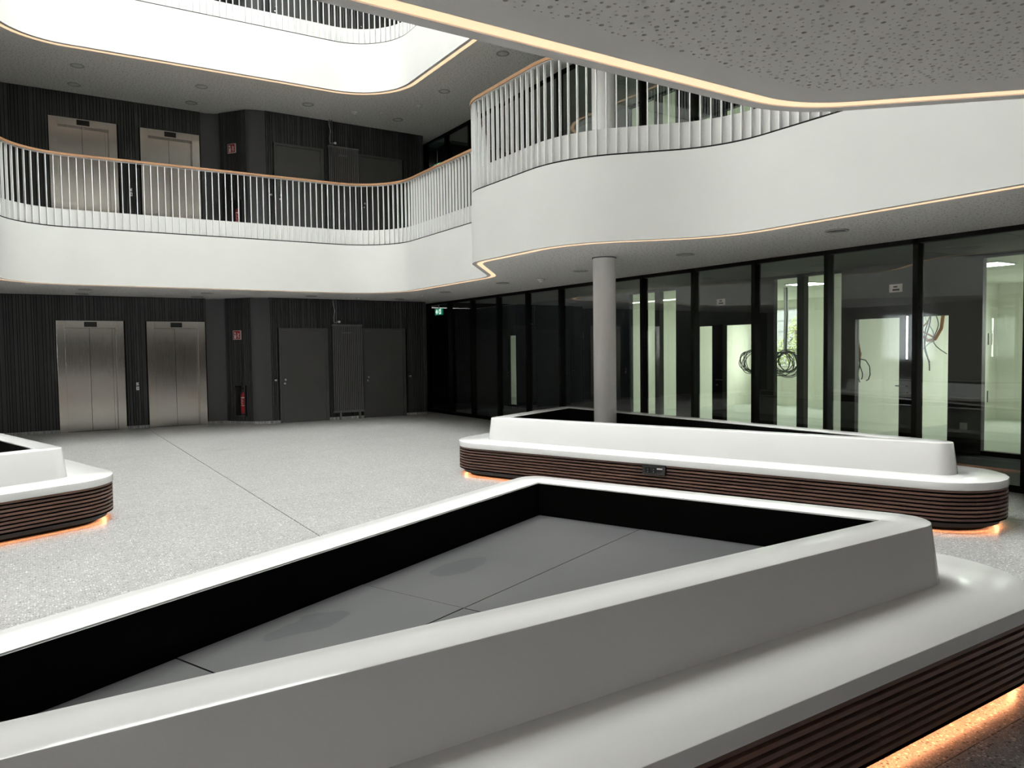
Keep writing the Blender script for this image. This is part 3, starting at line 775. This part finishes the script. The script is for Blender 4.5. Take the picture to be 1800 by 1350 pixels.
# room ceiling lamps: ground-floor right-edge one is visible, the others are added fill
def panel_lamp(x, y, k, lab):
    z = ZS[k] + .03; t = thing('panel_lamp', (x, y, z), lab, 'ceiling lamp', 'square office ceiling lamps')
    part('lamp_frame', MB().box(x - .31, x + .31, y - .31, y + .31, z - .02, z - .002), 'white_plastic', t)
    part('diffuser', MB().box(x - .28, x + .28, y - .28, y + .28, z - .024, z - .0201), 'lamp_panel', t)
mat('lamp_panel', (0.9, 0.9, 0.9), 0.5, emit=(0.95, 1.0, 0.94), estr=18.0)
for k in (0, 1):
    for x, y, lab in ((12.6, 5.9, 'bright square lamp in the ceiling of the room at the right edge'), (15.2, 5.5, 'added square fill lamp at the window side of the right room'), (13.0, 9.4, 'added square fill lamp in the room with the hanging cables, corridor side'),
                      (15.3, 9.6, 'added square fill lamp in the room with the hanging cables, window side'), (12.9, 12.3, 'added square fill lamp behind the tall glass strips beside the column'), (15.2, 12.4, 'added square fill lamp by the window with the tree outside'), (12.6, 18.0, 'added square fill lamp in the dark end of the corridor rooms')):
        panel_lamp(x, y, k, lab + (', ground floor' if k == 0 else ', first-floor addition'))

# ------------------------------------------------------------------ exit signs
def exit_sign(k, y, z, lab):
    x = 9.25; t = thing('exit_sign', (x, y, z), lab, 'exit sign')
    part('sign_box', MB().box(x - .02, x + .02, y - .20, y + .20, z - .085, z + .085), 'exit_green', t)
    part('arrow_symbol', MB().obox((x - .022, y + .085, z), (0, .707, .707), (1, 0, 0), (0, -.707, .707), .05, .002, .05), 'exit_white', t)
    part('door_symbol', MB().box(x - .024, x - .020, y - .15, y - .03, z - .065, z + .065), 'exit_white', t)
    part('figure_symbol', MB().box(x - .026, x - .024, y - .11, y - .08, z - .04, z + .035), 'exit_green', t)
    part('hanger', MB().box(x - .008, x + .008, y - .01, y + .01, z + .085, ZS[k] + .03), 'steel_dark', t)
def ray_y(px, X):  # depth along the wall for a column of the photograph
    d = [R[i][0] * (px - 900) + R[i][1] * (540 - 675) + R[i][2] * 1315 for i in range(3)]; return d[1] / d[0] * X
exit_sign(0, 18.05, 2.62, 'lit green exit sign behind the leftmost ground-floor glass pane')
exit_sign(1, 18.0, 6.46, 'lit green exit sign behind the leftmost first-floor glass pane')

# ------------------------------------------------------------------ loose cables in the rooms, stickers, socket
def coil(name, c, r, nloop, mt, lab, hang=None, cat='cable', tilt=0.35, rt=.009):
    rnd = random.Random(int(c[0] * 10 + c[1] * 7)); t = thing(name, (c[0], c[1], c[2] - r), lab, cat)
    for q in range(nloop):
        rr = r * rnd.uniform(.72, 1.0); ox, oy, oz = (rnd.uniform(-.05, .05) for _ in range(3)); ph = rnd.uniform(0, 6)
        pts = []
        for a in range(26):
            th = 2 * math.pi * a / 26
            y = rr * math.cos(th); z = rr * math.sin(th) * 1.05; x = .05 * math.sin(th * 2 + ph)
            pts.append((c[0] + ox + x + y * -.5, c[1] + oy + y * .85 + (.09 if q % 3 == 0 else -.06), c[2] + oz * .8 + z))
        part('cable_loop', MB().tube(pts, rt, 6, True), mt, t, True)
    if hang:
        for q in range(hang):
            dx = -.05 + .035 * q
            pts = [(c[0] + dx * .6, c[1] + dx, ZS[0] + .03), (c[0] + dx * .5 + .02, c[1] + dx * .8, c[2] + 1.0), (c[0] + dx * .9, c[1] + dx * 1.1, c[2] + .5), (c[0] + dx, c[1] + dx, c[2] + r * .9)]
            part('hanging_cable', MB().tube(pts, .014 if q not in (1, 2) else .036, 8), 'cable_light' if q in (1, 2) else mt, t, True)
    return t
coil('cable_coil', (13.5, 10.28, 1.22), .27, 12, 'cable_grey', 'coiled grey cables hanging from the ceiling in front of the window', hang=4)
coil('cable_coil', (13.2, 10.92, 1.24), .24, 8, 'cable_grey', 'coiled cable bundle half hidden behind the glass mullion', hang=1)
def bundle(name, base, mt, lab, pts_list):
    t = thing(name, base, lab, 'cable')
    for q, (pts, r, mm) in enumerate(pts_list): part('strand', MB().tube(pts, r, 8), mm, t, True)
def wob(x, y, zt, zb, amp, n=12, sd=0, curl=0.0):
    rnd = random.Random(sd); out = []
    for q in range(n + 1):
        f = q / n; out.append((x + amp * .5 * math.sin(f * 5 + sd) * f, y + amp * math.sin(f * 7 + sd * 1.3) * (.3 + f) + curl * f * f, zt + (zb - zt) * f))
    return out
bundle('conduit_bundle', (13.5, 7.2, 1.3), 'conduit_orange', 'orange conduit and tangled wires hanging behind the right glass door',
       [([(13.5, 7.02, 2.83), (13.5, 7.00, 2.2), (13.52, 7.05, 1.85), (13.5, 7.15, 1.66), (13.5, 7.28, 1.64), (13.5, 7.34, 1.72)], .03, 'conduit_orange'),
        (wob(13.48, 7.25, 2.5, 1.25, .06, 12, 2), .012, 'cable_grey'), (wob(13.48, 7.2, 2.6, 1.1, .08, 12, 3, .15), .010, 'cable_grey'),
        (wob(13.5, 7.28, 2.3, 1.45, .10, 12, 5), .012, 'cable_light'), (wob(13.46, 7.15, 2.2, 1.4, .09, 12, 7, -.2), .008, 'cable_grey'),
        (wob(13.5, 7.3, 2.0, 1.6, .12, 12, 9), .016, 'conduit_orange')])
bundle('conduit_bundle', (11.62, 7.38, 0.9), 'conduit_orange', 'short orange conduit with dangling wires beside the left edge of the right door',
       [([(11.62, 7.44, 2.83), (11.62, 7.44, 2.1), (11.62, 7.43, 1.7), (11.62, 7.40, 1.52), (11.62, 7.38, 1.42), (11.62, 7.40, 1.3)], .02, 'conduit_orange'),
        (wob(11.62, 7.39, 1.5, .95, .02, 12, 2), .010, 'cable_grey'), (wob(11.64, 7.38, 1.45, 1.0, .025, 12, 4), .008, 'cable_grey'), ([(11.62, 7.38, 1.34), (11.62, 7.28, 1.32), (11.62, 7.21, 1.22), (11.62, 7.20, 1.08), (11.62, 7.23, 1.0), (11.62, 7.27, .98)], .009, 'cable_grey')])
def sticker(y, z, lab):
    t = thing('paper_sticker', (XG + .03, y, z), lab, 'sticker')
    p = part('paper', MB().box(XG + .036, XG + .0375, y - .08, y + .08, z - .048, z + .048), 'sign_white', t)
    part('print_line', MB().box(XG + .0352, XG + .036, y - .02, y + .03, z + .008, z + .026), 'cable_grey', p)
    part('print_line', MB().box(XG + .0352, XG + .036, y - .045, y + .04, z - .03, z - .008), 'cable_grey', p)
sticker(7.73, 2.235, 'white printed paper sticker on the glass pane right of the column')
sticker(5.05, 2.235, 'white printed paper sticker on the glass pane near the right edge')
t = thing('wall_socket', (XB - .01, 5.55, .30), 'white wall socket on the dark corridor panel near the right edge', 'socket')
part('socket_plate', MB().box(XB - .012, XB, 5.46, 5.56, .34, .44), 'white_plastic', t); part('socket_well', MB().lathe([(.022, -.002), (.022, 0)], (XB - .012, 5.51, .39), 16, 'x'), 'cable_light', t)

# ------------------------------------------------------------------ planter benches
def clip(poly, a, n):
    out = []; N = len(poly)
    for k in range(N):
        p, q = Vector(poly[k]), Vector(poly[(k + 1) % N]); dp, dq = (p - a).dot(n), (q - a).dot(n)
        if dp >= 0: out.append(tuple(p))
        if dp * dq < 0: out.append(tuple(p + (q - p) * (dp / (dp - dq))))
    return out
def cut_path(lp, cuts):
    """split closed loop of points into open runs at arc lengths"""
    n = len(lp); S = [0.0]
    for k in range(n): S.append(S[-1] + (Vector(lp[(k + 1) % n]) - Vector(lp[k])).length)
    tot = S[-1]; runs = []
    def at(s):
        s %= tot
        for k in range(n):
            if S[k] <= s <= S[k + 1] + 1e-9:
                f = (s - S[k]) / max(1e-9, S[k + 1] - S[k]); a, b_ = Vector(lp[k]), Vector(lp[(k + 1) % n]); return tuple(a + (b_ - a) * f)
    cuts = sorted(c % tot for c in cuts)
    for i, c0 in enumerate(cuts):
        c1 = cuts[(i + 1) % len(cuts)]
        if c1 <= c0: c1 += tot
        pts = [at(c0 + .0008)]
        for s in sorted([s for s in S[:-1]] + [s + tot for s in S[:-1]]):
            if c0 + .002 < s < c1 - .002: pts.append(at(s))
        pts.append(at(c1 - .0008)); runs.append(pts)
    return runs, tot
def strip(runs, z0, z1, th, mb=None):
    """thin upright board along an open run; thickness goes inwards (left of travel, CCW)"""
    mb = mb or MB(); n = len(runs); inn = []
    P = [Vector(p) for p in runs]
    for k in range(n):
        t = (P[min(k + 1, n - 1)] - P[max(k - 1, 0)]).normalized(); inn.append(P[k] + Vector((-t.y, t.x)) * th)
    a, b_ = [tuple(p) for p in P], [tuple(p) for p in inn]
    mb.loft([at_z(a, z0), at_z(a, z1), at_z(b_, z1), at_z(b_, z0), at_z(a, z0)], closed=False, flip=True)
    i = len(mb.v) - 5 * n
    mb.f += [(i, i + n, i + 2 * n, i + 3 * n), (i + n - 1, i + 4 * n - 1, i + 3 * n - 1, i + 2 * n - 1)]
    return mb
ZB, ZR = .425, .70
def planter(V, RR, label, seams, joints=2.2, j0=.35, base=None, socket=None):
    c = Vector((sum(p[0] for p in V) / len(V), sum(p[1] for p in V) / len(V)))
    t = thing('planter_bench', (c.x, c.y, 0), label, 'planter bench')
    o = lambda d, s=10: rpoly(V, RR, d, s)
    # upper basin: battered wall with rounded top edge, rim and inner drop
    e = .006
    wl = MB().loft([at_z(o(.036), ZB - .002), at_z(o(.0), ZR - e), at_z(o(-.002), ZR - .002), at_z(o(-e), ZR), at_z(o(-.196), ZR), at_z(o(-.2), ZR - .003), at_z(o(-.2), ZR - .010), at_z(o(-.203), ZR - .010)])
    part('planter_rim', wl, 'corian', t, True)
    part('basin_lining', MB().loft([at_z(o(-.203), ZR - .010), at_z(o(-.203), .40)]), 'black', t, True)
    part('basin_floor', MB().poly(o(-.207), [], .47, up=True), 'gap_black', t)
    sheets = [o(-.215)]
    for a, n_ in seams:
        a, n_ = Vector(a), Vector(n_).normalized(); new = []
        for s in sheets:
            for sg in (1, -1):
                q = clip(s, a + n_ * .003 * sg, n_ * sg)
                if len(q) > 2: new.append(q)
        sheets = new
    for q_, s in enumerate(sheets):
        part('liner_sheet', MB().prism(s, .474, .488 + .0008 * (q_ % 3)), 'membrane', t)
    # bench top
    part('bench_top', MB().loft([at_z(o(.02), ZB), at_z(o(.41), ZB), at_z(o(.414), ZB - .002), at_z(o(.416), ZB - .006), at_z(o(.416), .362), at_z(o(.412), .358), at_z(o(.30), .358)], flip=True), 'corian', t, True)
    # slats
    lp = o(.408, 12)
    _, tot = cut_path(lp, [0.0, 1.0])
    nsl = 8; pitch = (.357 - .088) / nsl
    cuts = [j0 + tot * q / round(tot / joints) for q in range(round(tot / joints))]
    box_rng = None
    for r in range(nsl):
        z1 = .357 - r * pitch; z0 = z1 - .0185
        cc = list(cuts)
        runs, _ = cut_path(lp, cc)
        for rn in runs:
            if socket and r < 3:
                a, b_ = socket
                # cut away the slat where the socket panel sits
                P = [Vector(p) for p in rn]; u = (Vector(b_) - Vector(a)).normalized(); L = (Vector(b_) - Vector(a)).length
                mid = (Vector(a) + Vector(b_)) / 2; nn = Vector((u.y, -u.x))
                def on(p): return abs((p - mid).dot(nn)) < .08
                done = False
                for k in range(len(P) - 1):
                    s0, s1 = (P[k] - Vector(a)).dot(u), (P[k + 1] - Vector(a)).dot(u)
                    if on((P[k] + P[k + 1]) / 2) and s0 < 0 and s1 > L:
                        d = (P[k + 1] - P[k]).normalized()
                        left = [tuple(p) for p in P[:k + 1]] + [tuple(P[k] + d * (-s0))]
                        right = [tuple(P[k] + d * (L - s0))] + [tuple(p) for p in P[k + 1:]]
                        for piece in (left, right): part('slat', strip(piece, z0, z1, .018), 'walnut', t)
                        done = True; break
                if done: continue
            part('slat', strip(rn, z0, z1, .018), 'walnut', t)
    part('slat_backing', MB().loft([at_z(o(.384), .09), at_z(o(.384), .358)], flip=True), 'black', t, True)
    part('bench_underside', MB().loft([at_z(o(.408), .0875), at_z(o(.30), .0875)], flip=False), 'black', t, True)
    part('plinth', MB().loft([at_z(o(.280), .044), at_z(o(.350), .044), at_z(o(.350), .040), at_z(o(.354), .040), at_z(o(.354), .0875)], flip=True), 'black_plinth', t, True)
    part('plinth_base', MB().loft([at_z(o(.270), 0.0), at_z(o(.270), .0875)], flip=True), 'black', t, True)
    part('light_strip', MB().loft([at_z(o(.325), .043), at_z(o(.349), .043)], flip=True), 'led_plinth', t, True)
    if socket:
        a, b_ = Vector(socket[0]), Vector(socket[1]); u = (b_ - a).normalized(); nn = Vector((u.y, -u.x)); mid = (a + b_) / 2; L = (b_ - a).length
        def ob(s, d, z, hs, hd, hz, nm, mt, par):
            p = mid + u * s + nn * d; return part(nm, MB().obox((p.x, p.y, z), (u.x, u.y, 0), (nn.x, nn.y, 0), (0, 0, 1), hs, hd, hz), mt, par)
        pn = ob(0, -.006, .3065, L / 2 - .002, .010, .0495, 'socket_panel', 'black_plastic', t)
        for s in (-.065, .0):
            p = mid + u * s + nn * .004
            ob(s, .005, .305, .026, .002, .030, 'socket_face', 'display_black', pn)
            for dz in (-.012, .012): ob(s, .0075, .300 + dz, .004, .0015, .004, 'socket_contact', 'chrome', pn)
        ob(.068, .0055, .322, .030, .0015, .006, 'charger_label', 'sign_white', pn)
        ob(.068, .005, .300, .026, .0015, .010, 'charger_port', 'display_black', pn)
    return t
mat('black_plinth', (0.030, 0.024, 0.021), 0.45)
SA = ((1.36, 2.94), (.92, .385)); SB = ((1.786, 2.81), (-.365, .93)); SCm = ((.43, 2.71), (.92, .385))
planter([(-1.99, 1.89), (3.77, 1.89), (2.835, 4.24)], [.2, .17, .13], 'big white planter bench filling the foreground, lined with dark sheets', [SA, SB, SCm], 2.6, .3)
A, B = (5.294, 5.783), (5.385, 5.535)
planter([(4.86, 8.17), (6.86, 2.79), (6.86, 9.17)], [.12, .135, .15], 'long white planter bench by the glass wall with the column inside', [((5.9, 7.5), (.2, 1))], 2.3, .2, socket=(A, B))
planter([(.227, 8.07), (-.94, 12.4), (-1.9, 7.07)], [.14, .14, .14], 'white planter bench cut off by the left picture edge', [((-.8, 9.0), (.2, 1))], 2.3, .4)

# ------------------------------------------------------------------ rest of the hall shell (left and behind the camera)
for k in (3,):  # unseen walls of the storey added to make the skylight steeper
    struct('wall_back', MB().box(X0, XG + .1, YE, YE + .1, ZF[k], ZS[k]), 'slat_dark')
    struct('wall_right', MB().box(XG, XG + .1, Y0, YE, ZF[k], ZS[k]), 'corridor_panel')
for k in range(4):
    z0, z1 = ZF[k], ZS[k]
    w = struct('wall_left')
    y = Y0
    for a, b_ in (((-2.8, -1.4), (11.7, 13.3)), (), (), ())[k]:  # first opening is unseen, added to throw fill light on the foreground bench
        part('wall_pier', MB().box(X0 - .2, X0, y, a, z0, z1), 'bounce_wall', w); zl = 1.15; part('wall_sill', MB().box(X0 - .2, X0, a, b_, z0, z0 + zl), 'bounce_wall', w)
        part('wall_head', MB().box(X0 - .2, X0, a, b_, z0 + 2.45, z1), 'bounce_wall', w)
        for yy in (a, (a + b_) / 2 - .04, b_ - .08): part('window_frame', MB().box(X0 - .12, X0 - .06, yy, yy + .08, z0 + zl, z0 + 2.45), 'frame_white', w)
        for zz in (1.55, 2.0): part('window_bar', MB().box(X0 - .11, X0 - .08, a, b_, z0 + zz, z0 + zz + .02), 'frame_white', w)
        y = b_
    part('wall_pier', MB().box(X0 - .2, X0, y, Y1 + .3, z0, z1), 'bounce_wall', w)
    struct('wall_front', MB().box(X0, XG + .1, Y0 - .2, Y0, z0, z1), 'front_wall')

# sheer curtains at the left window (they show as a reflection in the glass wall)
cm = bpy.data.materials.new('sheer'); cm.use_nodes = True; nt = cm.node_tree; nt.nodes.clear(); MATS['sheer'] = cm
o_ = nt.nodes.new('ShaderNodeOutputMaterial'); mx = nt.nodes.new('ShaderNodeMixShader'); df = nt.nodes.new('ShaderNodeBsdfDiffuse'); tl = nt.nodes.new('ShaderNodeBsdfTranslucent')
df.inputs[0].default_value = (.75, .77, .78, 1); tl.inputs[0].default_value = (.86, .88, .90, 1); mx.inputs[0].default_value = .75
nt.links.new(df.outputs[0], mx.inputs[1]); nt.links.new(tl.outputs[0], mx.inputs[2]); nt.links.new(mx.outputs[0], o_.inputs[0])
for a, b_, lab in ((11.66, 12.46, 'sheer pale curtain reflected in the right glass pane, left half'), (12.54, 13.34, 'sheer pale curtain reflected in the right glass pane, right half')):
    lp = [(X0 + .05 + .022 * math.sin(q * 1.15), a + (b_ - a) * q / 60) for q in range(61)]
    lp2 = [(p[0] + .002, p[1]) for p in lp]
    tag(part('curtain', MB().loft([at_z(lp, 1.05), at_z(lp, 2.5), at_z(lp2, 2.5), at_z(lp2, 1.05)], closed=False), 'sheer', None, True), lab, 'curtain')

# skylight over the void
sk = struct('window_20')
for q in range(16): part('glazing_baffle', MB().box(-2.2, 6.9, -.6 + 1.05 * q, -.55 + 1.05 * q, 16.30, 16.58), 'frame_white', sk)  # unseen bars, made deep to block low-angle skylight
for q in range(15): part('roof_pane', MB().box(-2.2, 6.9, -.55 + 1.05 * q, .45 + 1.05 * q, 16.50, 16.51), 'glass_clear', sk)

# ------------------------------------------------------------------ outside, seen through the room windows
struct('ground', MB().box(XW + .3, 60, -30, 60, -.6, -.3), 'corridor_floor')
t = thing('building', (30, 20, -.3), 'pale clad building outside the office window', 'building')
part('wall', MB().box(30, 36, 4, 40, -.3, 12), 'facade_pale', t)
for q in range(24): part('cladding_joint', MB().box(29.98, 30, 4, 40, .3 + .5 * q, .33 + .5 * q), 'facade_line', t)
def tree(x, y, h, lab, cr_=.5):
    t = thing('tree', (x, y, -.3), lab, 'tree'); part('trunk', MB().tube([(x, y, -.3), (x + .05, y, h * .5), (x, y + .1, h * .9)], .07, 8), 'bark', t, True)
    rnd = random.Random(int(y * 10)); mb = MB()
    for q in range(900):
        a, b_, r = rnd.uniform(0, 6.28), rnd.uniform(-1, 1), rnd.random() ** .4
        s = math.sqrt(1 - b_ * b_); c = Vector((x + cr_ * r * s * math.cos(a), y + cr_ * r * s * math.sin(a), h * .62 + h * .42 * r * b_))
        u = Vector((rnd.uniform(-1, 1), rnd.uniform(-1, 1), rnd.uniform(-1, 1))).normalized(); v_ = u.orthogonal().normalized(); i = len(mb.v)
        mb.v += [tuple(c - u * .07), tuple(c + v_ * .03), tuple(c + u * .07), tuple(c - v_ * .03)]; mb.f.append((i, i + 1, i + 2, i + 3))
    o = part('foliage', mb, 'leaf', t); o['kind'] = 'stuff'
tree(23.5, 17.35, 2.6, 'yellow green tree outside the office window, right of the cables')
tree(24.5, 19.05, 1.9, 'yellow green tree outside the office window, left of the cables')
print('slats', slat_count, 'objects', len(bpy.data.objects))
